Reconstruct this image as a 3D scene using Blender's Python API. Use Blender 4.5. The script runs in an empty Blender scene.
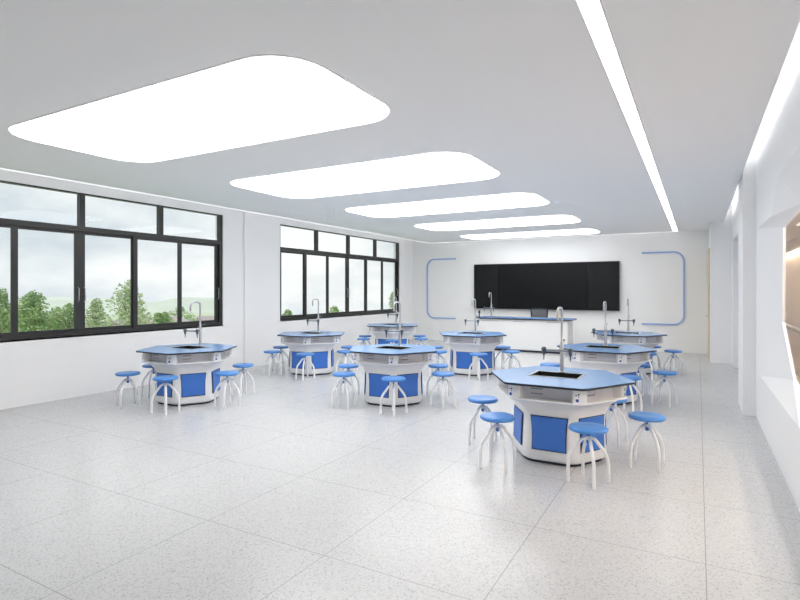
import bpy, bmesh, math, random
from mathutils import Vector, Matrix
PI = math.pi
random.seed(4)
scn = bpy.context.scene
COL = scn.collection

# ------------------------------------------------------------ materials
def mat(name, col, rough=.5, metal=0.0, spec=.5, coat=0.0, noise=None, bump=None, emit=None, estr=0):
    m = bpy.data.materials.new(name); m.use_nodes = True
    nt = m.node_tree; b = nt.nodes['Principled BSDF']
    b.inputs['Base Color'].default_value = (*col, 1)
    b.inputs['Roughness'].default_value = rough
    b.inputs['Metallic'].default_value = metal
    b.inputs['Specular IOR Level'].default_value = spec
    b.inputs['Coat Weight'].default_value = coat
    if emit:
        b.inputs['Emission Color'].default_value = (*emit, 1)
        b.inputs['Emission Strength'].default_value = estr
    if noise or bump:
        tc = nt.nodes.new('ShaderNodeTexCoord')
        n = nt.nodes.new('ShaderNodeTexNoise')
        n.inputs['Scale'].default_value = (noise or bump)[0]
        n.inputs['Detail'].default_value = 4
        nt.links.new(tc.outputs['Object'], n.inputs['Vector'])
        if noise:
            mx = nt.nodes.new('ShaderNodeMix'); mx.data_type = 'RGBA'
            a = noise[1]
            mx.inputs['A'].default_value = (*[c*(1-a) for c in col], 1)
            mx.inputs['B'].default_value = (*[min(1, c*(1+a)) for c in col], 1)
            nt.links.new(n.outputs['Fac'], mx.inputs['Factor'])
            nt.links.new(mx.outputs['Result'], b.inputs['Base Color'])
        if bump:
            bp = nt.nodes.new('ShaderNodeBump'); bp.inputs['Strength'].default_value = bump[1]
            bp.inputs['Distance'].default_value = .002
            nt.links.new(n.outputs['Fac'], bp.inputs['Height'])
            nt.links.new(bp.outputs['Normal'], b.inputs['Normal'])
    return m

def floor_mat():
    m = bpy.data.materials.new('terrazzo_floor'); m.use_nodes = True
    nt = m.node_tree; b = nt.nodes['Principled BSDF']; L = nt.links.new
    tc = nt.nodes.new('ShaderNodeTexCoord')
    v = nt.nodes.new('ShaderNodeTexVoronoi'); v.inputs['Scale'].default_value = 125
    L(tc.outputs['Object'], v.inputs['Vector'])
    r = nt.nodes.new('ShaderNodeValToRGB')
    e = r.color_ramp.elements
    e[0].position = 0; e[0].color = (.38, .385, .395, 1)
    e[1].position = .2; e[1].color = (.515, .515, .52, 1)
    k = r.color_ramp.elements.new(.55); k.color = (.57, .57, .575, 1)
    sp = nt.nodes.new('ShaderNodeSeparateColor'); L(v.outputs['Color'], sp.inputs['Color'])
    L(sp.outputs['Red'], r.inputs['Fac'])
    n = nt.nodes.new('ShaderNodeTexNoise'); n.inputs['Scale'].default_value = 120; n.inputs['Detail'].default_value = 3
    L(tc.outputs['Object'], n.inputs['Vector'])
    m1 = nt.nodes.new('ShaderNodeMix'); m1.data_type = 'RGBA'; m1.blend_type = 'OVERLAY'
    m1.inputs['Factor'].default_value = .25
    L(r.outputs['Color'], m1.inputs['A']); L(n.outputs['Color'], m1.inputs['B'])
    hs = nt.nodes.new('ShaderNodeHueSaturation'); hs.inputs['Saturation'].default_value = .15
    L(m1.outputs['Result'], hs.inputs['Color'])
    # joints of the 1 m tiles
    mp = nt.nodes.new('ShaderNodeMapping'); mp.inputs['Location'].default_value = (-.04, .43, 0)
    L(tc.outputs['Object'], mp.inputs['Vector'])
    br = nt.nodes.new('ShaderNodeTexBrick'); br.offset = 0
    br.inputs['Scale'].default_value = 1; br.inputs['Brick Width'].default_value = 1.004; br.inputs['Row Height'].default_value = 1.004
    br.inputs['Mortar Size'].default_value = .0028; br.inputs['Mortar Smooth'].default_value = .2
    L(mp.outputs['Vector'], br.inputs['Vector'])
    m2 = nt.nodes.new('ShaderNodeMix'); m2.data_type = 'RGBA'
    m2.inputs['B'].default_value = (.32, .32, .33, 1)
    L(br.outputs['Fac'], m2.inputs['Factor']); L(hs.outputs['Color'], m2.inputs['A'])
    L(m2.outputs['Result'], b.inputs['Base Color'])
    n2 = nt.nodes.new('ShaderNodeTexNoise'); n2.inputs['Scale'].default_value = 5; n2.inputs['Detail'].default_value = 5
    L(tc.outputs['Object'], n2.inputs['Vector'])
    mr = nt.nodes.new('ShaderNodeMapRange'); mr.inputs['To Min'].default_value = .20; mr.inputs['To Max'].default_value = .29
    L(n2.outputs['Fac'], mr.inputs['Value']); L(mr.outputs['Result'], b.inputs['Roughness'])
    b.inputs['Specular IOR Level'].default_value = .5
    return m

def glass_mat(name='window_glass', tint=(.97, .98, .98), ior=1.25):
    m = bpy.data.materials.new(name); m.use_nodes = True
    nt = m.node_tree; nt.nodes.clear(); L = nt.links.new
    out = nt.nodes.new('ShaderNodeOutputMaterial')
    t = nt.nodes.new('ShaderNodeBsdfTransparent'); t.inputs['Color'].default_value = (*tint, 1)
    g = nt.nodes.new('ShaderNodeBsdfGlossy'); g.inputs['Roughness'].default_value = .02
    f = nt.nodes.new('ShaderNodeFresnel');     ge = nt.nodes.new('ShaderNodeNewGeometry'); mr = nt.nodes.new('ShaderNodeMapRange')
    mr.inputs['To Min'].default_value = ior; mr.inputs['To Max'].default_value = 1/ior
    L(ge.outputs['Backfacing'], mr.inputs['Value']); L(mr.outputs['Result'], f.inputs['IOR'])
    mx = nt.nodes.new('ShaderNodeMixShader')
    L(f.outputs['Fac'], mx.inputs['Fac']); L(t.outputs['BSDF'], mx.inputs[1]); L(g.outputs['BSDF'], mx.inputs[2])
    L(mx.outputs['Shader'], out.inputs['Surface'])
    return m

def leaf_mat(name, a, b_):
    m = bpy.data.materials.new(name); m.use_nodes = True
    nt = m.node_tree; b = nt.nodes['Principled BSDF']; L = nt.links.new
    tc = nt.nodes.new('ShaderNodeTexCoord')
    n = nt.nodes.new('ShaderNodeTexNoise'); n.inputs['Scale'].default_value = 1.3; n.inputs['Detail'].default_value = 6
    L(tc.outputs['Object'], n.inputs['Vector'])
    r = nt.nodes.new('ShaderNodeValToRGB'); e = r.color_ramp.elements
    e[0].position = .35; e[0].color = (*a, 1); e[1].position = .65; e[1].color = (*b_, 1)
    L(n.outputs['Fac'], r.inputs['Fac']); L(r.outputs['Color'], b.inputs['Base Color'])
    b.inputs['Roughness'].default_value = .8
    b.inputs['Specular IOR Level'].default_value = .15
    return m

M = dict(
    wall=mat('white_wall_paint', (.92, .92, .925), .55, bump=(60, .05)),
    backwall=mat('warm_white_panel', (.91, .905, .90), .5, bump=(60, .05)),
    ceil=mat('ceiling_paint', (.95, .95, .96), .7),
    floor=floor_mat(),
    frame=mat('dark_grey_aluminium', (.030, .030, .029), .35, spec=.5, noise=(8, .15)),
    glass=glass_mat(),
    glass2=glass_mat('clear_partition_glass', (.98, .98, .98), 1.06),
    white=mat('white_moulded_plastic', (.90, .90, .91), .28, noise=(3, .01)),
    blue=mat('blue_door_plastic', (.045, .175, .60), .35, noise=(5, .04)),
    seat=mat('blue_seat_plastic', (.065, .245, .64), .32, noise=(5, .04)),
    top=mat('light_blue_laminate', (.18, .35, .65), .22, spec=.75),
    edge=mat('black_core_edge', (.012, .014, .02), .4),
    dark=mat('dark_outline', (.02, .025, .05), .6),
    inner=mat('lavender_grey_plastic', (.74, .74, .82), .4),
    grille=mat('grey_inner_bar', (.30, .30, .35), .5),
    sink=mat('black_sink_resin', (.006, .006, .006), .3),
    rim=mat('steel_rim', (.35, .38, .36), .3, metal=.6),
    steel=mat('brushed_steel', (.52, .53, .55), .28, metal=.75),
    bar=mat('grey_steel_bar', (.26, .28, .30), .4, metal=.4),
    tapgrey=mat('grey_valve', (.10, .12, .14), .35, metal=.3),
    socket=mat('blue_socket', (.03, .10, .35), .4),
    black=mat('black_plastic', (.012, .012, .013), .4),
    board=mat('black_screen_glass', (.006, .0065, .007), .3, spec=.2),
    board2=mat('black_chalk_panel', (.010, .0105, .011), .4, spec=.2),
    strip=mat('blue_metal_strip', (.32, .46, .76), .3, noise=(3, .03)),
    wood=mat('pale_oak', (.66, .54, .34), .5, noise=(6, .1)),
    corr=mat('beige_wall', (.74, .65, .58), .6, noise=(2, .03)),
    corrceil=mat('taupe_ceiling', (.52, .47, .43), .7, noise=(1.5, .04)),
    mesh=mat('dark_mesh_fabric', (.20, .20, .20), .7, noise=(200, .4)),
    desk=mat('desk_white', (.88, .88, .87), .35),
    panel=mat('ceiling_light_diffuser', (.9, .9, .9), .5, emit=(1, 1, 1), estr=4.2),
    slot=mat('linear_light_diffuser', (.9, .9, .9), .5, emit=(1, 1, 1), estr=4.2),
    cove=mat('cove_strip_light', (.9, .9, .9), .5, emit=(1, 1, 1), estr=7),
    line=mat('line_light_diffuser', (.9, .9, .9), .5, emit=(1, 1, 1), estr=1.0),
    sidecove=mat('side_cove_light', (.9, .9, .9), .5, emit=(1, 1, 1), estr=7),
    warm=mat('warm_strip_light', (.9, .8, .6), .5, emit=(1, .82, .62), estr=42),
    corrfill=mat('corridor_fill_glow', (.9, .9, .9), .5, emit=(1, .93, .85), estr=13),  # glow of the added corridor fill light
    grass=mat('meadow_grass', (.42, .48, .32), .9, noise=(.15, .25)),  # grass paled: outdoor haze is put into the colour
    hill=mat('distant_woods', (.47, .51, .43), .9, noise=(.05, .2)),  # distance haze painted into the base colour
    bark=mat('tree_bark', (.16, .12, .08), .9, noise=(6, .3)),
    leaf1=leaf_mat('green_leaves', (.16, .28, .09), (.40, .52, .24)),
    leaf2=leaf_mat('pale_leaves', (.30, .40, .20), (.56, .64, .40)),
    house=mat('house_render', (.66, .60, .55), .8, noise=(1, .08)),
    roof=mat('house_roof_tiles', (.36, .31, .30), .8, noise=(2, .15)),
    pane2=mat('house_window', (.10, .12, .14), .2),
)

# ------------------------------------------------------------ mesh helpers
def bm_box(bm, x0, x1, y0, y1, z0, z1, bev=0):
    vs = [bm.verts.new((x, y, z)) for z in (z0, z1) for x, y in ((x0, y0), (x1, y0), (x1, y1), (x0, y1))]
    fs = [(3, 2, 1, 0), (4, 5, 6, 7), (0, 1, 5, 4), (1, 2, 6, 5), (2, 3, 7, 6), (3, 0, 4, 7)]
    faces = [bm.faces.new([vs[i] for i in f]) for f in fs]
    if bev:
        es = list({e for f in faces for e in f.edges})
        bmesh.ops.bevel(bm, geom=es, offset=bev, segments=2, affect='EDGES')

def bm_cyl(bm, x, y, z0, z1, r, n=20, r2=None):
    bm_loft(bm, [[(x+r*math.cos(2*PI*i/n), y+r*math.sin(2*PI*i/n), z0) for i in range(n)],
                 [(x+(r2 or r)*math.cos(2*PI*i/n), y+(r2 or r)*math.sin(2*PI*i/n), z1) for i in range(n)]])

def bm_loft(bm, rings, caps=True):
    R = [[bm.verts.new(p) for p in ring] for ring in rings]
    n = len(R[0])
    for a, b in zip(R, R[1:]):
        for i in range(n):
            bm.faces.new((a[i], a[(i+1) % n], b[(i+1) % n], b[i]))
    if caps:
        bm.faces.new(R[0][::-1]); bm.faces.new(R[-1])

def bm_lathe(bm, prof, n=28, cx=0, cy=0):
    bm_loft(bm, [[(cx+r*math.cos(2*PI*i/n), cy+r*math.sin(2*PI*i/n), z) for i in range(n)] for r, z in prof])

def bm_tube(bm, pts, r, n=10):
    pts = [Vector(p) for p in pts]
    rings = []; up = None
    for i, p in enumerate(pts):
        if i == 0: t = pts[1]-p
        elif i == len(pts)-1: t = p-pts[i-1]
        else: t = (pts[i+1]-p).normalized()+(p-pts[i-1]).normalized()
        t.normalize()
        if up is None:
            up = Vector((0, 0, 1)) if abs(t.z) < .9 else Vector((1, 0, 0))
        a = (up-t*up.dot(t)).normalized(); b = t.cross(a); up = a
        rr = r[i] if isinstance(r, (list, tuple)) else r
        rings.append([tuple(p+(a*math.cos(2*PI*k/n)+b*math.sin(2*PI*k/n))*rr) for k in range(n)])
    bm_loft(bm, rings)

def bezier(pts, n=8):
    out = []
    for i in range(0, len(pts)-3, 3):
        p = [Vector(q) for q in pts[i:i+4]]
        for k in range(n):
            t = k/n
            out.append(p[0]*(1-t)**3+p[1]*3*t*(1-t)**2+p[2]*3*t*t*(1-t)+p[3]*t**3)
    out.append(Vector(pts[-1])); return out

def obj(name, bm, m, parent=None, smooth=False, kind=None):
    bmesh.ops.recalc_face_normals(bm, faces=bm.faces[:])
    me = bpy.data.meshes.new(name); bm.to_mesh(me); bm.free()
    if smooth:
        me.polygons.foreach_set('use_smooth', [True]*len(me.polygons))
        me.set_sharp_from_angle(angle=math.radians(38))
    o = bpy.data.objects.new(name, me); COL.objects.link(o)
    me.materials.append(m)
    if parent: o.parent = parent
    if kind: o['kind'] = kind
    return o

def box(name, m, x0, x1, y0, y1, z0, z1, parent=None, bev=0, kind=None):
    bm = bmesh.new(); bm_box(bm, x0, x1, y0, y1, z0, z1, bev)
    return obj(name, bm, m, parent, bool(bev), kind)

def tag(o, label, cat, group=None):
    o['label'] = label; o['category'] = cat
    if group: o['group'] = group
    return o

def thing(name, label, cat, loc=(0, 0, 0), rz=0, group=None):
    o = bpy.data.objects.new(name, None); COL.objects.link(o)
    o.location = loc; o.rotation_euler = (0, 0, rz); o.empty_display_size = .1
    return tag(o, label, cat, group)

def copy_tree(o, parent=None):
    c = o.copy(); COL.objects.link(c); c.parent = parent
    for ch in list(o.children): copy_tree(ch, c)
    return c

def fill_poly(bm, loops):
    """triangulated flat face from an outer loop and hole loops"""
    es = []
    for lp in loops:
        vs = [bm.verts.new(p) for p in lp]
        for i in range(len(vs)): es.append(bm.edges.new((vs[i], vs[(i+1) % len(vs)])))
    bmesh.ops.triangle_fill(bm, use_beauty=True, use_dissolve=False, edges=es)

# ------------------------------------------------------------ the room
XL, XR, YB, Y0 = -8.13, .64, 15.4, -1.6
ZC, ZT = 3.08, 3.45
SX0, SX1, SYB = -7.42, .49, 15.18          # lowered ceiling
box('floor', M['floor'], XL-.25, XR+.22, Y0-.1, YB+.1, -.1, 0, kind='structure')
bm = bmesh.new()
bm_box(bm, XL-.25, 2.3, Y0-.1, YB+.2, ZT, ZT+.1)
bm_box(bm, SX0, SX1, Y0+.02, SYB, ZC, ZC+.13)
obj('ceiling', bm, M['ceil'], kind='structure')
box('wall_back', M['backwall'], XL-.25, 2.3, YB, YB+.15, 0, ZT, kind='structure')
box('wall_front', M['wall'], XL-.25, 2.3, Y0-.15, Y0, 0, ZT, kind='structure')
W1 = (1.99, 7.44); W2 = (9.07, 14.52); WZ = (.915, 3.07)
bm = bmesh.new()
xs = (XL-.22, XL)
bm_box(bm, *xs, Y0, YB, 0, WZ[0]); bm_box(bm, *xs, Y0, YB, WZ[1], ZT)
for a, b in ((Y0, W1[0]), (W1[1], W2[0]), (W2[1], YB)): bm_box(bm, *xs, a, b, WZ[0], WZ[1])
bm_box(bm, XL-.01, XL+.035, 7.98, 8.98, 0, ZT)
obj('wall_left', bm, M['wall'], kind='structure')

# right wall with its recessed eight-sided corridor window
outer = [(2.6, .60), (4.75, .60), (7.60, .585), (7.86, .80), (7.86, 2.35), (6.50, 2.34), (5.97, 2.64), (3.4, 2.64), (2.6, 2.3)]
inner = [(2.9, .85), (5.0, .66), (5.86, .80), (6.58, 1.27), (6.51, 2.23), (5.9, 2.26), (5.3, 2.30), (3.3, 2.36), (2.9, 2.1)]
bm = bmesh.new()
fill_poly(bm, [[(XR, Y0, 0), (XR, 8.1, 0), (XR, 8.1, ZT), (XR, Y0, ZT)], [(XR, y, z) for y, z in outer]])
fill_poly(bm, [[(XR+.125, Y0, 0), (XR+.125, 8.1, 0), (XR+.125, 8.1, ZT), (XR+.125, Y0, ZT)], [(XR+.125, y, z) for y, z in inner]])
bm_loft(bm, [[(XR, y, z) for y, z in outer], [(XR+.10, y, z) for y, z in inner], [(XR+.125, y, z) for y, z in inner]], caps=False)
# far stretch with the door alcove
bm_box(bm, XR-.01, XR+.22, 8.1, 10.75, 0, ZT)
bm_box(bm, XR-.01, XR+.22, 12.95, YB, 0, ZT)
bm_box(bm, XR-.01, XR+.22, 10.75, 12.95, 2.62, ZT)
bm_box(bm, XR+.16, XR+.22, 10.75, 12.95, 0, 2.62)
obj('wall_right', bm, M['wall'], kind='structure')
box('trim_1', M['wall'], .50, XR, 8.07, 8.95, 0, ZT, kind='structure')       # column
bm = bmesh.new(); bm_box(bm, .24, XR, 13.53, YB, 0, ZT)
obj('trim_2', bm, M['wall'], kind='structure')
# doors
d = thing('door_1', '', ''); del d['label']; del d['category']; d['kind'] = 'structure'; d.location = (.24, 14.75, 0)
box('door_leaf', M['wood'], -.028, 0, -.55, .55, .005, 2.56, d)
bm = bmesh.new(); bm_tube(bm, [(-.02, -.42, 1.0), (-.075, -.42, 1.0), (-.075, -.30, 1.0)], .009); obj('door_handle', bm, M['steel'], d, True)
d = thing('door_2', '', ''); del d['label']; del d['category']; d['kind'] = 'structure'; d.location = (XR+.16, 11.85, 0)
box('door_leaf', M['white'], -.04, -.002, -.85, .85, .005, 2.3, d, .004)
bm = bmesh.new(); bm_tube(bm, [(-.03, .62, 1.0), (-.09, .62, 1.0), (-.09, .50, 1.0)], .01); obj('door_handle', bm, M['steel'], d, True)

# corridor beyond the right wall
CX = 1.62
box('floor_2', M['corr'], XR+.22, CX+.1, Y0-.1, YB+.1, -.1, -.001, kind='structure').name = 'floor_2'
box('wall_corridor', M['corr'], CX, CX+.1, Y0, YB, 0, ZT, kind='structure')
box('ceiling_2', M['corrceil'], XR+.22, CX, Y0, YB, 2.50, 2.56, kind='structure')
box('trim_4', M['corrceil'], CX-.16, CX, Y0, YB, 2.33, 2.50, kind='structure')
tag(box('strip_light', M['warm'], CX-.06, CX-.03, 1, 15.2, 2.318, 2.332), 'warm glowing strip light along the corridor ceiling edge seen through the right-hand window', 'light')
t = thing('corridor_fill_light', 'added fill light, out of view on the corridor ceiling behind the right-hand window', 'light', (1.18, 7, 2.5))  # added to brighten the corridor, kept out of the camera's view
box('diffuser', M['corrfill'], -.10, .10, -5, .4, -.03, 0, t, .003)
t = thing('handrail', 'pale handrail on the beige corridor wall seen through the right-hand window', 'handrail', (CX, 8, .90))
bm = bmesh.new(); bm_tube(bm, [(-.07, -7, 0), (-.07, 7, 0)], .026); obj('rail', bm, M['white'], t, True)
bm = bmesh.new(); bm_tube(bm, [(-.07, -7, -.05), (-.07, 7, -.05)], .012); obj('under_rail', bm, M['tapgrey'], t, True)
for y in range(-6, 8, 2):
    bm = bmesh.new(); bm_tube(bm, [(0, y, -.03), (-.07, y, -.03), (-.07, y, 0)], .009); obj('bracket', bm, M['steel'], t, True)

# corridor window pane
w = bpy.data.objects.new('window_3', None); COL.objects.link(w); w['kind'] = 'structure'; w.location = (XR+.112, 0, 0)
bm = bmesh.new()
fr = [(y+(4.8-y)*.004, z+(1.5-z)*.01) for y, z in inner]
bm_loft(bm, [[(-.01, y, z) for y, z in inner], [(-.01, y, z) for y, z in fr], [(.012, y, z) for y, z in fr], [(.012, y, z) for y, z in inner]], caps=False)
obj('window_frame', bm, M['wall'], w)
bm = bmesh.new(); bm_loft(bm, [[(0, y, z) for y, z in fr], [(.006, y, z) for y, z in fr]]); obj('pane', bm, M['glass2'], w)

# outside windows
def window(name, y0, y1):
    w = bpy.data.objects.new(name, None); COL.objects.link(w); w['kind'] = 'structure'; w.location = (XL, y0, 0)
    W = y1-y0; z0, z1 = WZ; zt = 2.485; zt2 = 2.565
    xi, xo = -.10, -.02
    bm = bmesh.new()
    bm_box(bm, xi, xo, 0, W, z0, z0+.055); bm_box(bm, xi, xo, 0, W, z1-.02, z1)
    bm_box(bm, xi, xo, 0, .035, z0+.055, z1-.02); bm_box(bm, xi, xo, W-.07, W, z0+.055, z1-.02)
    bm_box(bm, xi, xo, .035, W-.07, zt, zt2)
    obj('window_frame', bm, M['frame'], w)
    for k in (1, 2, 3):
        y = W*k/4
        box('mullion', M['frame'], xi, xo, y-.04, y+.04, zt2, z1-.02, w)
    for k in range(4):
        a = .035 if k == 0 else W*k/4+.04; b = W-.07 if k == 3 else W*(k+1)/4-.04
        box('upper_pane', M['glass'], -.064, -.058, a, b, zt2, z1-.02, w)
    for k in range(6):
        a = .035+(W-.105)*k/6; b = .035+(W-.105)*(k+1)/6
        x = -.072 if k in (0, 3, 4) else -.048
        if k in (1, 4): x = -.048
        if k in (0, 2, 3, 5): x = -.074
        a2 = a-(.03 if k % 3 else 0); b2 = b+(.03 if k % 3 != 2 else 0)
        a2 = max(a2, .035); b2 = min(b2, W-.07)
        s = bmesh.new(); q = .078
        bm_box(s, x-.012, x+.012, a2, a2+q, z0+.055, zt); bm_box(s, x-.012, x+.012, b2-q, b2, z0+.055, zt)
        bm_box(s, x-.012, x+.012, a2+q, b2-q, z0+.055, z0+.105); bm_box(s, x-.012, x+.012, a2+q, b2-q, zt-.04, zt)
        so = obj('sash', s, M['frame'], w)
        box('pane', M['glass'], x-.003, x+.003, a2+q, b2-q, z0+.105, zt-.04, so)
    for y in (W/2-.05, W/2+.045, W-.085):
        bm = bmesh.new(); bm_tube(bm, [(-.062, y, 1.42), (-.025, y, 1.44), (-.025, y, 1.62), (-.062, y, 1.64)], .006)
        obj('handle', bm, M['steel'], w, True)
    box('window_sill', M['wall'], -.02, .0, .0, W, z0-.02, z0, w)
window('window_1', *W1); window('window_2', *W2)

# ------------------------------------------------------------ ceiling lights
def rounded_rect(x0, x1, y0, y1, r, n=8):
    pts = []
    for cx, cy, a0 in ((x1-r, y1-r, 0), (x0+r, y1-r, 90), (x0+r, y0+r, 180), (x1-r, y0+r, 270)):
        for i in range(n+1):
            a = math.radians(a0+90*i/n); pts.append((cx+r*math.cos(a), cy+r*math.sin(a)))
    return pts
desc = ['nearest and largest', 'second nearest', 'middle', 'fourth from the front', 'farthest, smallest looking']
for k, (a, b) in enumerate(((2.49, 3.97), (5.17, 6.75), (7.92, 9.32), (10.66, 12.08), (13.38, 14.62))):
    t = thing('ceiling_light', 'glowing white rounded rectangle ceiling light, the %s of the five' % desc[k], 'ceiling light',
              (-3.95, (a+b)/2, ZC), 0, 'rounded rectangle ceiling light panels')
    h = (b-a)/2
    bm = bmesh.new(); P = rounded_rect(-1.775, 1.775, -h, h, .36)
    bm_loft(bm, [[(x, y, -.012) for x, y in P], [(x, y, 0) for x, y in P]]); obj('diffuser', bm, M['panel'], t)
    bm = bmesh.new(); Q = rounded_rect(-1.79, 1.79, -h-.015, h+.015, .375)
    bm_loft(bm, [[(x, y, -.006) for x, y in P], [(x, y, -.006) for x, y in Q], [(x, y, 0) for x, y in Q], [(x, y, 0) for x, y in P]], caps=False)
    obj('frame', bm, M['ceil'], t)
t = thing('linear_light', 'long narrow glowing slot light running down the ceiling near the right wall', 'ceiling light', (-.49, 0, ZC))
box('diffuser', M['slot'], -.05, .05, Y0+.1, 15.05, -.006, 0, t)
bm = bmesh.new()
bm_box(bm, -.058, -.05, Y0+.1, 15.05, -.008, 0); bm_box(bm, .05, .058, Y0+.1, 15.05, -.008, 0)
obj('frame', bm, M['ceil'], t)
t = thing('line_light', 'thin bright line of light along the window side edge of the ceiling', 'ceiling light', (SX0+.02, 0, ZC))
box('diffuser', M['line'], -.012, .012, Y0+.1, SYB-.05, -.005, .002, t)
t = thing('line_light', 'thin bright line of light along the blackboard side edge of the ceiling', 'ceiling light', (-4, SYB-.035, ZC))
box('diffuser', M['line'], SX0+4.04, 3.44, -.012, .012, -.005, .002, t)
tag(box('cove_light', M['cove'], SX1-.12, SX1-.06, Y0+.2, 13.4, ZC+.13, ZC+.15), 'hidden strip light glowing in the cove along the right edge of the ceiling', 'cove light')
tag(box('cove_light', M['sidecove'], SX0+.02, SX0+.06, Y0+.2, SYB-.2, ZC+.13, ZC+.15), 'hidden strip light glowing in the cove along the window side of the ceiling', 'cove light')
tag(box('cove_light', M['sidecove'], SX0+.3, SX1-.8, SYB-.1, SYB-.05, ZC+.13, ZC+.15), 'hidden strip light glowing in the cove above the blackboard wall', 'cove light')

# ------------------------------------------------------------ front wall: board, brackets, desk
t = thing('blackboard', 'wide black teaching board mounted on the white back wall', 'blackboard', (-3.90, YB, 0))
bx = 2.06; z0, z1 = 1.04, 2.375; yf = -.10
box('left_panel', M['board2'], -bx+.03, -bx+.76, yf, -.02, z0+.03, z1-.03, t, .004)
box('screen', M['board'], -bx+.765, bx-.80, yf+.004, -.02, z0+.03, z1-.03, t, .004)
box('right_panel', M['board2'], bx-.795, bx-.03, yf, -.02, z0+.03, z1-.03, t, .004)
bm = bmesh.new()
bm_box(bm, -bx, bx, yf-.01, 0, z0, z0+.03); bm_box(bm, -bx, bx, yf-.01, 0, z1-.03, z1)
bm_box(bm, -bx, -bx+.03, yf-.01, 0, z0+.03, z1-.03); bm_box(bm, bx-.03, bx, yf-.01, 0, z0+.03, z1-.03)
obj('frame', bm, M['board2'], t)

def bracket(sgn, cx, side):
    """rounded C of blue strip; opens towards the board"""
    W = .985; za, zb = .71, 2.575; r = .24; w = .020
    path = []
    path.append((0, zb))
    for i in range(9):
        a = math.radians(90-90*i/8); path.append((W-r+r*math.cos(a), zb-r+r*math.sin(a)))
    for i in range(9):
        a = math.radians(-90*i/8); path.append((W-r+r*math.cos(a), za+r+r*math.sin(a)))
    path.append((0, za))
    def off(p, d):
        out = []
        for i, q in enumerate(p):
            a = p[max(i-1, 0)]; b = p[min(i+1, len(p)-1)]
            tx, tz = b[0]-a[0], b[1]-a[1]; l = math.hypot(tx, tz)
            out.append((q[0]-tz/l*d, q[1]+tx/l*d))
        return out
    A = off(path, w); B = off(path, -w)
    loop = A+B[::-1]
    bm = bmesh.new()
    n = len(path)
    va = [[bm.verts.new((sgn*x, y, z)) for x, z in L_] for L_ in (A, B) for y in (-.03, 0)]
    for i in range(n-1):
        for p, q in ((0, 1), (0, 2), (2, 3), (1, 3)):
            bm.faces.new((va[p][i], va[p][i+1], va[q][i+1], va[q][i]))
    bm.faces.new((va[0][0], va[1][0], va[3][0], va[2][0])); bm.faces.new((va[0][-1], va[1][-1], va[3][-1], va[2][-1]))
    o = obj('wall_bracket_strip', bm, M['strip'])
    o.location = (cx, YB, 0)
    tag(o, 'blue C-shaped strip with rounded corners on the back wall %s of the blackboard' % side, 'wall decoration', 'blue strips framing the blackboard')
bracket(1, -1.295, 'right'); bracket(-1, -6.605, 'left')

# faucet used on every lab table and on the desk (spout towards -Y)
def make_faucet(parent, x, y, z, is_thing=None):
    bm = bmesh.new()
    bm_lathe(bm, [(.034, 0), (.034, .012), (.020, .02), (.0185, .30), (.0125, .315), (.0125, .50)], 16, x, y)
    for v in bm.verts: v.co.z += z
    pts = bezier([(x, y, z+.48), (x, y, z+.53), (x, y, z+.59), (x, y, z+.60),
                  (x, y, z+.655), (x, y-.02, z+.66), (x, y-.09, z+.66),
                  (x, y-.155, z+.66), (x, y-.175, z+.65), (x, y-.175, z+.60),
                  (x, y-.175, z+.59), (x, y-.175, z+.55), (x, y-.175, z+.53)], 6)
    bm_tube(bm, pts, .0125, 10)
    f = obj('faucet', bm, M['steel'], parent, True)
    bm = bmesh.new(); zb = z+.238; yb = y-.15
    bm_tube(bm, [(x, y, zb), (x, yb, zb)], .011, 8)
    bm_tube(bm, [(x-.145, yb, zb), (x+.115, yb, zb)], .010, 8)
    obj('crossbar', bm, M['bar'], f, True)
    for dx in (-.145, .115):
        bm = bmesh.new()
        bm_lathe(bm, [(.004, zb-.10), (.008, zb-.05), (.014, zb-.04), (.019, zb-.015), (.024, zb), (.024, zb+.022), (.010, zb+.032)], 12, x+dx, yb)
        obj('nozzle', bm, M['tapgrey'], f, True)
    bm = bmesh.new(); bm_tube(bm, [(x, y, z+.315), (x, y+.06, z+.32), (x, y+.085, z+.322)], [.011, .009, .014], 8)
    obj('lever', bm, M['tapgrey'], f, True)
    return f

t = thing('teacher_desk', 'long white teacher desk with blue top in front of the blackboard', 'desk', (0, 0, 0))
DX0, DX1, DY0, DY1, DZ = -5.25, -2.73, 13.52, 14.25, .87
box('desktop', M['top'], DX0, DX1, DY0, DY1, DZ-.012, DZ, t, .004)
ed = box('edge_band', M['edge'], DX0, DX1, DY0, DY1, DZ-.035, DZ-.0125, t)
bm = bmesh.new(); bm_box(bm, DX0+.10, DX1-.09, DY0+.06, DY1-.05, .05, DZ-.036, .01); obj('body', bm, M['desk'], t, True)
box('plinth', M['dark'], DX0+.13, DX1-.12, DY0+.09, DY1-.08, 0, .05, t)
for a, b in ((DX0+.16, DX0+.62), (DX0+1.05, DX0+1.35), (DX1-.62, DX1-.16)):
    box('groove', M['grille'], a, b, DY0+.056, DY0+.062, .775, .783, t)
box('sink', M['sink'], -5.08, -4.62, 13.78, 14.0, DZ, DZ+.004, t)
make_faucet(t, -4.98, 14.08, DZ)
t = thing('desk_fitting', 'small black upright knob-topped fitting on the left end of the teacher desk', 'desk fitting', (-5.195, 13.72, DZ))
bm = bmesh.new(); bm_lathe(bm, [(.035, 0), (.035, .01), (.016, .02), (.014, .10)], 14); obj('stem', bm, M['black'], t, True)
bm = bmesh.new(); bm_lathe(bm, [(.02, .10), (.03, .115), (.03, .155), (.018, .17)], 14); obj('cap', bm, M['black'], t, True)

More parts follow.
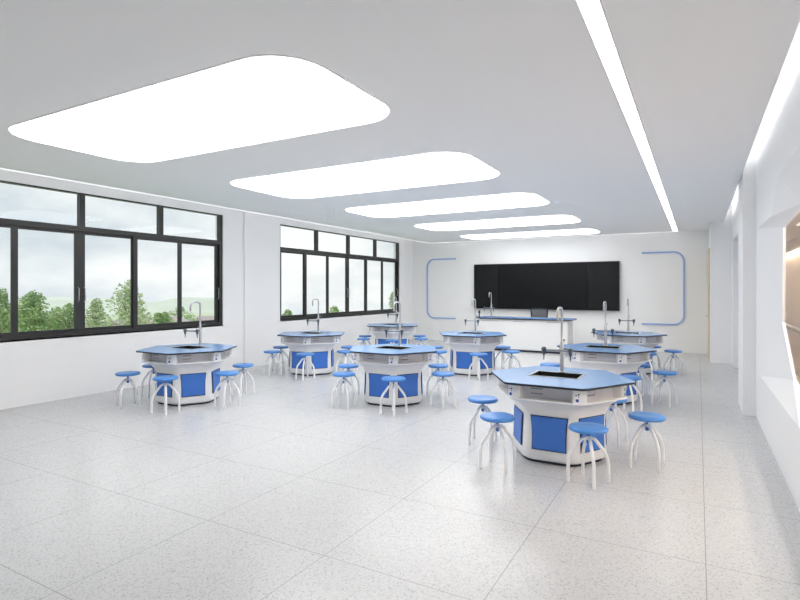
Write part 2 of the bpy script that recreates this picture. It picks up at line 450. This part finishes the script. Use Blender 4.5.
t = thing('office_chair', 'black office chair with grey mesh back behind the teacher desk', 'chair', (-3.75, 14.72, 0))
bm = bmesh.new(); bm_box(bm, -.24, .24, -.26, .20, .44, .50, .03); obj('seat', bm, M['mesh'], t, True)
bm = bmesh.new()
for s in (-1, 1): bm_tube(bm, [(s*.17, -.20, .50), (s*.205, -.27, .75), (s*.225, -.30, 1.08)], .018, 8)
bm_tube(bm, [(-.225, -.30, 1.08), (0, -.31, 1.095), (.225, -.30, 1.08)], .016, 8)
obj('back_frame', bm, M['black'], t, True)
bm = bmesh.new(); bm_loft(bm, [[(-.17, -.195, .56), (.17, -.195, .56), (.17, -.205, .56), (-.17, -.205, .56)], [(-.22, -.295, 1.07), (.22, -.295, 1.07), (.22, -.305, 1.07), (-.22, -.305, 1.07)]])
obj('mesh_back', bm, M['mesh'], t)
bm = bmesh.new(); bm_cyl(bm, 0, 0, .10, .44, .025); obj('gas_column', bm, M['black'], t, True)
for k in range(5):
    a = 2*PI*k/5+.3
    bm = bmesh.new(); bm_tube(bm, [(0, 0, .11), (.27*math.cos(a), .27*math.sin(a), .075)], [.022, .015], 8)
    f = obj('base_arm', bm, M['black'], t, True)
    bm = bmesh.new(); bm_tube(bm, [(.27*math.cos(a)-.02*math.sin(a), .27*math.sin(a)+.02*math.cos(a), .03), (.27*math.cos(a)+.02*math.sin(a), .27*math.sin(a)-.02*math.cos(a), .03)], .03, 12)
    obj('caster', bm, M['black'], f, True)

# ------------------------------------------------------------ lab tables
def hexring(R, z, cr=.0, seg=4, rot=0):
    """hexagon with vertices at k*60 deg; corners rounded by cr (distance cut along the edge)"""
    V = [Vector((R*math.cos(k*PI/3+rot), R*math.sin(k*PI/3+rot))) for k in range(6)]
    out = []
    for k in range(6):
        p, a, b = V[k], V[k-1], V[(k+1) % 6]
        s = p+(a-p).normalized()*cr; e = p+(b-p).normalized()*cr
        for i in range(seg+1):
            t = i/seg; q = s*(1-t)**2+p*2*t*(1-t)+e*t*t
            out.append((q.x, q.y, z))
    return out

def make_table():
    t = thing('lab_table', '', 'lab table', (0, 0, 0), 0, 'hexagonal lab tables')
    ZT_ = .76; R = .70
    x0, x1, y0, y1 = -.27, .215, -.13, .215; w_ = .022
    i4 = [(x0+w_, y0+w_), (x1-w_, y0+w_), (x1-w_, y1-w_), (x0+w_, y1-w_)]
    def slab(zr):
        bm = bmesh.new()
        bm_loft(bm, [hexring(r, z, .05) for r, z in zr], caps=False)
        bm_loft(bm, [[(x, y, z) for x, y in i4] for z in (zr[0][1], zr[-1][1])], caps=False)
        for r, z in (zr[0], zr[-1]): fill_poly(bm, [hexring(r, z, .05), [(x, y, z) for x, y in i4]])
        bmesh.ops.remove_doubles(bm, verts=bm.verts, dist=.0002)
        return bm
    bm = slab([(R-.001, ZT_-.003), (R-.001, ZT_-.001), (R-.003, ZT_)])
    tt = obj('tabletop', bm, M['top'], t)
    bm = slab([(R-.004, ZT_-.022), (R, ZT_-.018), (R, ZT_-.0035)])
    obj('edge_band', bm, M['edge'], tt)
    # moulded base
    bm = bmesh.new()
    prof = [(.430, .022, .10), (.455, .035, .10), (.465, .07, .10), (.462, .12, .10), (.452, .25, .09), (.448, .38, .08),
            (.455, .45, .08), (.475, .50, .08), (.515, .545, .08), (.57, .58, .07), (.625, .595, .06), (.635, .602, .06), (.635, .612, .06), (.60, .614, .06)]
    bm_loft(bm, [hexring(r, z, c_) for r, z, c_ in prof])
    obj('base', bm, M['white'], t, True)
    bm = bmesh.new(); bm_loft(bm, [hexring(.425, 0, .1), hexring(.425, .024, .1)]); obj('plinth', bm, M['dark'], t)
    # six blue doors, one on each face
    for k in range(6):
        a = math.radians(30+60*k); n = Vector((math.cos(a), math.sin(a), 0)); s = Vector((-n.y, n.x, 0))
        def P(u, z, d):
            ap = .387 if z > .43 else (.388+(.43-z)*.035)
            q = n*(ap+d)+s*u; return (q.x, q.y, z)
        def ring(e, d):
            hw = [(.150, .135), (.148, .22), (.152, .34), (.165, .435)]
            L_ = [(-w_-e, z) for w_, z in hw]+[(w_+e, z) for w_, z in hw[::-1]]
            L_ = [(u, z+(-e if z < .14 else (e if z > .43 else 0))) for u, z in L_]
            return [P(u, z, d) for u, z in L_]
        bm = bmesh.new(); bm_loft(bm, [ring(0, .0), ring(0, .013), ring(-.006, .017)]); dr = obj('door', bm, M['blue'], t)
        bm = bmesh.new(); bm_loft(bm, [ring(.007, .0), ring(.007, .010)]); obj('door_gasket', bm, M['dark'], dr)
    # open compartments between shelf and top
    bm = bmesh.new(); bm_loft(bm, [hexring(.53, .6145, .02), hexring(.53, ZT_-.0225, .02)], caps=False)
    bm_loft(bm, [hexring(.52, .6145, .02), hexring(.52, ZT_-.0225, .02)], caps=False); ib = obj('inner_box', bm, M['inner'], t)
    for k in range(6):
        a = math.radians(30+60*k); n = Vector((math.cos(a), math.sin(a), 0)); s = Vector((-n.y, n.x, 0))
        for zc in (.655, .70):
            r = [(.459, zc-.005), (.464, zc-.005), (.464, zc+.005), (.459, zc+.005)]
            bm = bmesh.new(); bm_loft(bm, [[tuple(n*d+s*u+Vector((0, 0, z))) for d, z in r] for u in (-.15, -.04)])
            obj('vent_bar', bm, M['grille'], ib)
        # corner post
        a = math.radians(60*k); n = Vector((math.cos(a), math.sin(a), 0)); s = Vector((-n.y, n.x, 0))
        L_ = [(.575, -.066), (.60, -.06), (.60, .06), (.575, .066), (.47, .035), (.47, -.035)]
        bm = bmesh.new(); bm_loft(bm, [[tuple(n*d+s*u+Vector((0, 0, z))) for d, u in L_] for z in (.6145, ZT_-.0225)])
        po = obj('corner_post', bm, M['white'], t)
        def plate(name, u0, u1, za, zb, m_, d0=.6, d1=.605):
            bm = bmesh.new(); bm_loft(bm, [[tuple(n*d+s*u+Vector((0, 0, z))) for d, u in ((d0, u0), (d1, u0), (d1, u1), (d0, u1))] for z in (za, zb)])
            obj(name, bm, m_, po)
        # s runs to the right of the post seen from behind it: from outside, -u is left
        plate('socket', -.040, -.016, .628, .652, M['socket'])
        plate('socket', -.044, -.034, .680, .690, M['black'])
        plate('socket', -.020, -.010, .684, .698, M['black'])
        plate('switch', -.022, -.012, .668, .674, M['socket'])
    # sink and faucet
    bm = bmesh.new()
    o4 = [(x0, y0), (x1, y0), (x1, y1), (x0, y1)]
    bm_loft(bm, [[(x, y, ZT_) for x, y in o4], [(x, y, ZT_+.004) for x, y in o4], [(x, y, ZT_+.004) for x, y in i4], [(x, y, ZT_) for x, y in i4]], caps=False)
    sk = obj('sink', bm, M['rim'], t)
    bm = bmesh.new()
    j4 = [(x*.93-.002, y*.93+.002) for x, y in i4]
    bm_loft(bm, [[(x, y, ZT_) for x, y in i4], [(x, y, .635) for x, y in j4]], caps=False)
    fill_poly(bm, [[(x, y, .635) for x, y in j4]])
    obj('basin', bm, M['sink'], sk)
    bm = bmesh.new(); bm_cyl(bm, -.02, .04, .636, .64, .03, 16); obj('drain', bm, M['black'], sk, True)
    make_faucet(t, -.02, .225, ZT_)
    return t

tables = [
    ((-1.19, 5.32), 'nearest table', 'big hexagonal blue-topped lab table in the right row, nearest of all'),
    ((-1.19, 8.27), 'middle table of the right row', 'hexagonal blue-topped lab table in the right row, directly behind the nearest one'),
    ((-1.19, 11.25), 'last table of the right row', 'hexagonal blue-topped lab table in the right row, farthest back beside the blue wall strip'),
    ((-3.835, 6.67), 'front table of the centre row', 'hexagonal lab table of the centre row, the nearer one, in front of the far window'),
    ((-3.82, 9.70), 'rear table of the centre row', 'hexagonal lab table of the centre row, the farther one, just before the teacher desk'),
    ((-6.47, 11.2), 'last table of the window row', 'small looking hexagonal lab table of the window row, farthest back at the far corner'),
    ((-6.455, 5.26), 'front table of the window row', 'hexagonal lab table of the window row, standing alone at far left below the near window'),
    ((-6.54, 8.2), 'middle table of the window row', 'hexagonal lab table of the window row, below the left end of the far window'),
]
tproto = make_table()
for i, ((x, y), d_, lab) in enumerate(tables):
    o = tproto if i == 0 else copy_tree(tproto)
    o.location = (x, y, 0); o['label'] = lab

# ------------------------------------------------------------ stools
def make_stool():
    t = thing('stool', '', 'stool', (0, 0, 0), 0, 'round blue stools around the lab tables')
    bm = bmesh.new()
    bm_lathe(bm, [(.02, .428), (.125, .428), (.150, .434), (.158, .446), (.156, .458), (.147, .467), (.12, .471), (.05, .469), (.01, .468)], 32)
    obj('seat', bm, M['seat'], t, True)
    bm = bmesh.new(); bm_lathe(bm, [(.014, .325), (.017, .33), (.017, .355), (.011, .36), (.011, .405), (.03, .415), (.03, .428)], 14)
    obj('screw', bm, M['blue'], t, True)
    bm = bmesh.new(); bm_lathe(bm, [(.024, .360), (.026, .363), (.026, .385), (.022, .388)], 14); obj('collar', bm, M['white'], t, True)
    for k in range(4):
        a = math.radians(25+90*k); c, s = math.cos(a), math.sin(a)
        P = [(.022, .372), (.045, .368), (.06, .355), (.08, .325), (.12, .265), (.158, .245), (.163, .15), (.165, .10), (.166, .05), (.166, .0)]
        pts = bezier([(r*c, r*s, z) for r, z in P], 5)
        bm = bmesh.new(); bm_tube(bm, pts, .0145, 8); lg = obj('leg', bm, M['white'], t, True)
    return t
sides = {0: 'right', 60: 'rear right', 120: 'rear left', 180: 'left', 240: 'front left', 300: 'front right'}
HIDE = {(i, 120) for i in range(8)} | {(1, 240), (2, 180), (2, 240)}   # wholly behind other things
sproto = make_stool(); first = True
for i, ((x, y), d_, lab) in enumerate(tables):
    for a in (0, 60, 120, 180, 240, 300):
        if (i, a) in HIDE: continue
        o = sproto if first else copy_tree(sproto); first = False
        r = .785
        o.location = (x+r*math.cos(math.radians(a)), y+r*math.sin(math.radians(a)), 0)
        o.rotation_euler = (0, 0, math.radians(random.choice((0, 0, 8, -6, 30))))
        if i == 0: o.rotation_euler = (0, 0, math.radians({300: 0, 240: 18, 180: 30, 0: 15}.get(a, 5)))
        o['label'] = 'blue stool with white legs, %s of the %s' % (sides[a], d_)

# ------------------------------------------------------------ outside
GZ = -4.6
bm = bmesh.new(); G_ = [(XL-3, -150), (-230, -150), (-230, 205), (-72, 71), (XL-3, 62)]
bm_loft(bm, [[(x, y, GZ-.5) for x, y in G_], [(x, y, GZ) for x, y in G_]]); obj('ground', bm, M['grass'], kind='structure')
bm = bmesh.new()
rings = []
for dist, hz in ((150, 0), (165, 2.3), (200, 3.2), (260, 0)):
    ring = []
    for i in range(60):
        a = math.radians(135.5+i*.96)
        h = GZ+hz*(1+.22*math.sin(i*.5)+.15*math.sin(i*1.1+1)) if hz else GZ-.4
        ring.append((dist*math.cos(a), dist*math.sin(a), h))
    rings.append(ring)
R_ = [[bm.verts.new(p) for p in r] for r in rings]
for A, B in zip(R_, R_[1:]):
    for i in range(59): bm.faces.new((A[i], A[i+1], B[i+1], B[i]))
hl = obj('hills', bm, M['hill'], smooth=True, kind='structure')

def tree(x, y, top, w, label, seed, m_='leaf1', lobes=9, n=2600, name='tree', grp='trees outside the windows'):
    rnd = random.Random(seed)
    h = top-GZ
    t = thing(name, label, 'tree', (x, y, GZ), 0, grp)
    bm = bmesh.new(); bm_tube(bm, [(0, 0, 0), (.05, .03, h*.35), (-.04, .05, h*.7)], [w*.05+.05, w*.04+.03, .03], 8)
    for k in range(5):
        a = k*1.3; bm_tube(bm, [(0, 0, h*(.3+.07*k)), (w*.28*math.cos(a), w*.28*math.sin(a), h*(.48+.07*k))], [.05, .02], 6)
    obj('trunk', bm, M['bark'], t, True)
    L_ = []
    for k in range(lobes):
        f = k/(lobes-1)
        rr = w*.62*math.sqrt(max(.12, 1-(1.25*f-.35)**2))
        a = rnd.uniform(0, 2*PI); d = rnd.uniform(.25, .7)*rr*(1-f*.6)
        L_.append((d*math.cos(a), d*math.sin(a), h*(.22+.66*f), rr*rnd.uniform(.5, .75), h*.13*rnd.uniform(.8, 1.15)))
    vs = []; fs = []
    for i in range(n):
        lx, ly, lz, lr, lh = rnd.choice(L_)
        v = Vector((rnd.gauss(0, 1), rnd.gauss(0, 1), rnd.gauss(0, 1))).normalized()*(rnd.random()**.3)
        p = Vector((lx+v.x*lr, ly+v.y*lr, lz+v.z*lh))
        s = rnd.uniform(.07, .15)*(.7+w*.1)
        a = Vector((rnd.gauss(0, 1), rnd.gauss(0, 1), rnd.gauss(0, .6))).normalized(); b = a.orthogonal().normalized()
        if rnd.random() < .5: b = (b+Vector((0, 0, .5))).normalized()
        k = len(vs)
        vs += [p-a*s, p-b*s*.5, p+a*s, p+b*s*.5]; fs.append((k, k+1, k+2, k+3))
    me = bpy.data.meshes.new('foliage'); me.from_pydata([tuple(v) for v in vs], [], fs); me.materials.append(M[m_])
    o = bpy.data.objects.new('foliage', me); COL.objects.link(o); o.parent = t

tree(-51.0, 22.5, 1.9, 3.4, 'leafy green tree outside at the left edge of the near window', 1)
tree(-45.6, 22.6, 1.5, 4.0, 'broad dense green tree outside the near window, left of the double mullion', 2, n=4200, lobes=12)
tree(-50.5, 28.0, .25, 4.0, 'low bushy green tree outside, just right of the broad dense one', 3)
tree(-44.4, 26.8, .95, 2.8, 'small pale green tree outside, right of the handles of the near window', 4, 'leaf2')
tree(-37.3, 25.0, 2.5, 3.1, 'tallest loose pale tree outside, behind the fourth sash post of the near window', 6, 'leaf2', 14, 3400)
tree(-40.8, 30.2, -.3, 2.8, 'low round tree outside, beside the houses in the near window', 7)
tree(-44.5, 33.5, -.4, 2.6, 'low distant tree outside, right end of the near window behind the faucet', 8, 'leaf2')
tree(-40.6, 46.4, -.7, 3.6, 'low bushy tree outside at the left end of the far window', 9)
tree(-35.6, 48.6, -.2, 3.2, 'bushy tree outside in the second sash of the far window', 10)
tree(-29.6, 51.6, 1.5, 1.9, 'slim green tree outside at the right end of the far window', 11, 'leaf2')
tree(-61, 27.8, -.3, 4.6, 'low wide pale tree outside behind the small tree right of the window handles', 14, 'leaf2')
tree(-56, 23.5, .7, 4.2, 'green tree outside behind the broad dense tree of the near window', 12, 'leaf2')
rs = random.Random(7)
for k, ak in enumerate((141.5, 146, 152, 157, 161, 165, 169, 173)):
    a = math.radians(ak); d_ = 92+rs.uniform(-4, 4)
    x, y = d_*math.cos(a), d_*math.sin(a)
    tree(x, y, rs.uniform(-1.2, -.2), rs.uniform(4.5, 6), 'far pale tree of the hazy tree line outside, %s from the left' % ('first', 'second', 'third', 'fourth', 'fifth', 'sixth', 'seventh', 'eighth and last')[7-k], 30+k, ('leaf1', 'leaf2')[k % 2], 6, 900, 'shrub', 'distant tree line')

def house(x, y, rz, w, l, h, rh, label):
    t = thing('house', label, 'house', (x, y, GZ), rz, 'houses outside the near window')
    box('walls', M['house'], -w/2, w/2, -l/2, l/2, 0, h, t)
    bm = bmesh.new(); e = .3
    bm_loft(bm, [[(-w/2-e, -l/2-e, h), (w/2+e, -l/2-e, h), (0, -l/2-e, h+rh)], [(-w/2-e, l/2+e, h), (w/2+e, l/2+e, h), (0, l/2+e, h+rh)]])
    obj('roof', bm, M['roof'], t)
    bm = bmesh.new(); bm_box(bm, w*.2-.25, w*.2+.25, -l*.2-.25, -l*.2+.25, h+rh*.3, h+rh+.5); obj('chimney', bm, M['house'], t)
    for s in (-1, 1):
        box('window', M['pane2'], w/2, w/2+.03, s*l*.22-.45, s*l*.22+.45, h*.45, h*.75, t)
        box('window', M['pane2'], s*w*.22-.4, s*w*.22+.4, -l/2-.03, -l/2, h*.45, h*.75, t)
house(-52, 37, .2, 7, 9, 1.9, 1.3, 'house with grey gabled roof outside, right part of the near window')
house(-53, 50, -.5, 5, 8, 1.4, 1.5, 'small house with grey gabled roof outside, behind the faucet of the window row front table')
house(-66, 34, .8, 8, 6, 2.0, 1.2, 'distant pale house outside between the trees of the near window')

# ------------------------------------------------------------ sky
w = bpy.data.worlds.new('sky'); scn.world = w; w.use_nodes = True
nt = w.node_tree; bg = nt.nodes['Background']; L = nt.links.new
tc = nt.nodes.new('ShaderNodeTexCoord')
mp = nt.nodes.new('ShaderNodeMapping'); mp.inputs['Scale'].default_value = (1, 1, 2.2)
mp.inputs['Location'].default_value = (.3, .2, 0)
L(tc.outputs['Generated'], mp.inputs['Vector'])
n = nt.nodes.new('ShaderNodeTexNoise'); n.inputs['Scale'].default_value = 2.6; n.inputs['Detail'].default_value = 7; n.inputs['Roughness'].default_value = .55
L(mp.outputs['Vector'], n.inputs['Vector'])
r = nt.nodes.new('ShaderNodeValToRGB'); e = r.color_ramp.elements
e[0].position = .40; e[0].color = (.55, .61, .65, 1)
e[1].position = .58; e[1].color = (.84, .85, .84, 1)
L(n.outputs['Fac'], r.inputs['Fac'])
# overcast sky: brighter towards the zenith
sx = nt.nodes.new('ShaderNodeSeparateXYZ'); L(tc.outputs['Generated'], sx.inputs['Vector'])
zr = nt.nodes.new('ShaderNodeMapRange'); zr.inputs['From Min'].default_value = .15; zr.inputs['From Max'].default_value = .9
zr.inputs['To Min'].default_value = 1.25; zr.inputs['To Max'].default_value = 2.6
L(sx.outputs['Z'], zr.inputs['Value']); L(r.outputs['Color'], bg.inputs['Color']); L(zr.outputs['Result'], bg.inputs['Strength'])

# ------------------------------------------------------------ camera
cam = bpy.data.objects.new('camera', bpy.data.cameras.new('camera')); COL.objects.link(cam)
cam.location = (0, 0, 1.6); cam.rotation_euler = (PI/2, 0, math.atan2(298, 533.333))
cam.data.lens = 24; cam.data.sensor_width = 36; cam.data.shift_y = -.0125; cam.data.clip_end = 800
scn.camera = cam
scn.view_settings.view_transform = 'Standard'; scn.view_settings.look = 'None'
scn.view_settings.gamma = 1; scn.view_settings.use_curve_mapping = False
scn.view_settings.exposure = 0.04
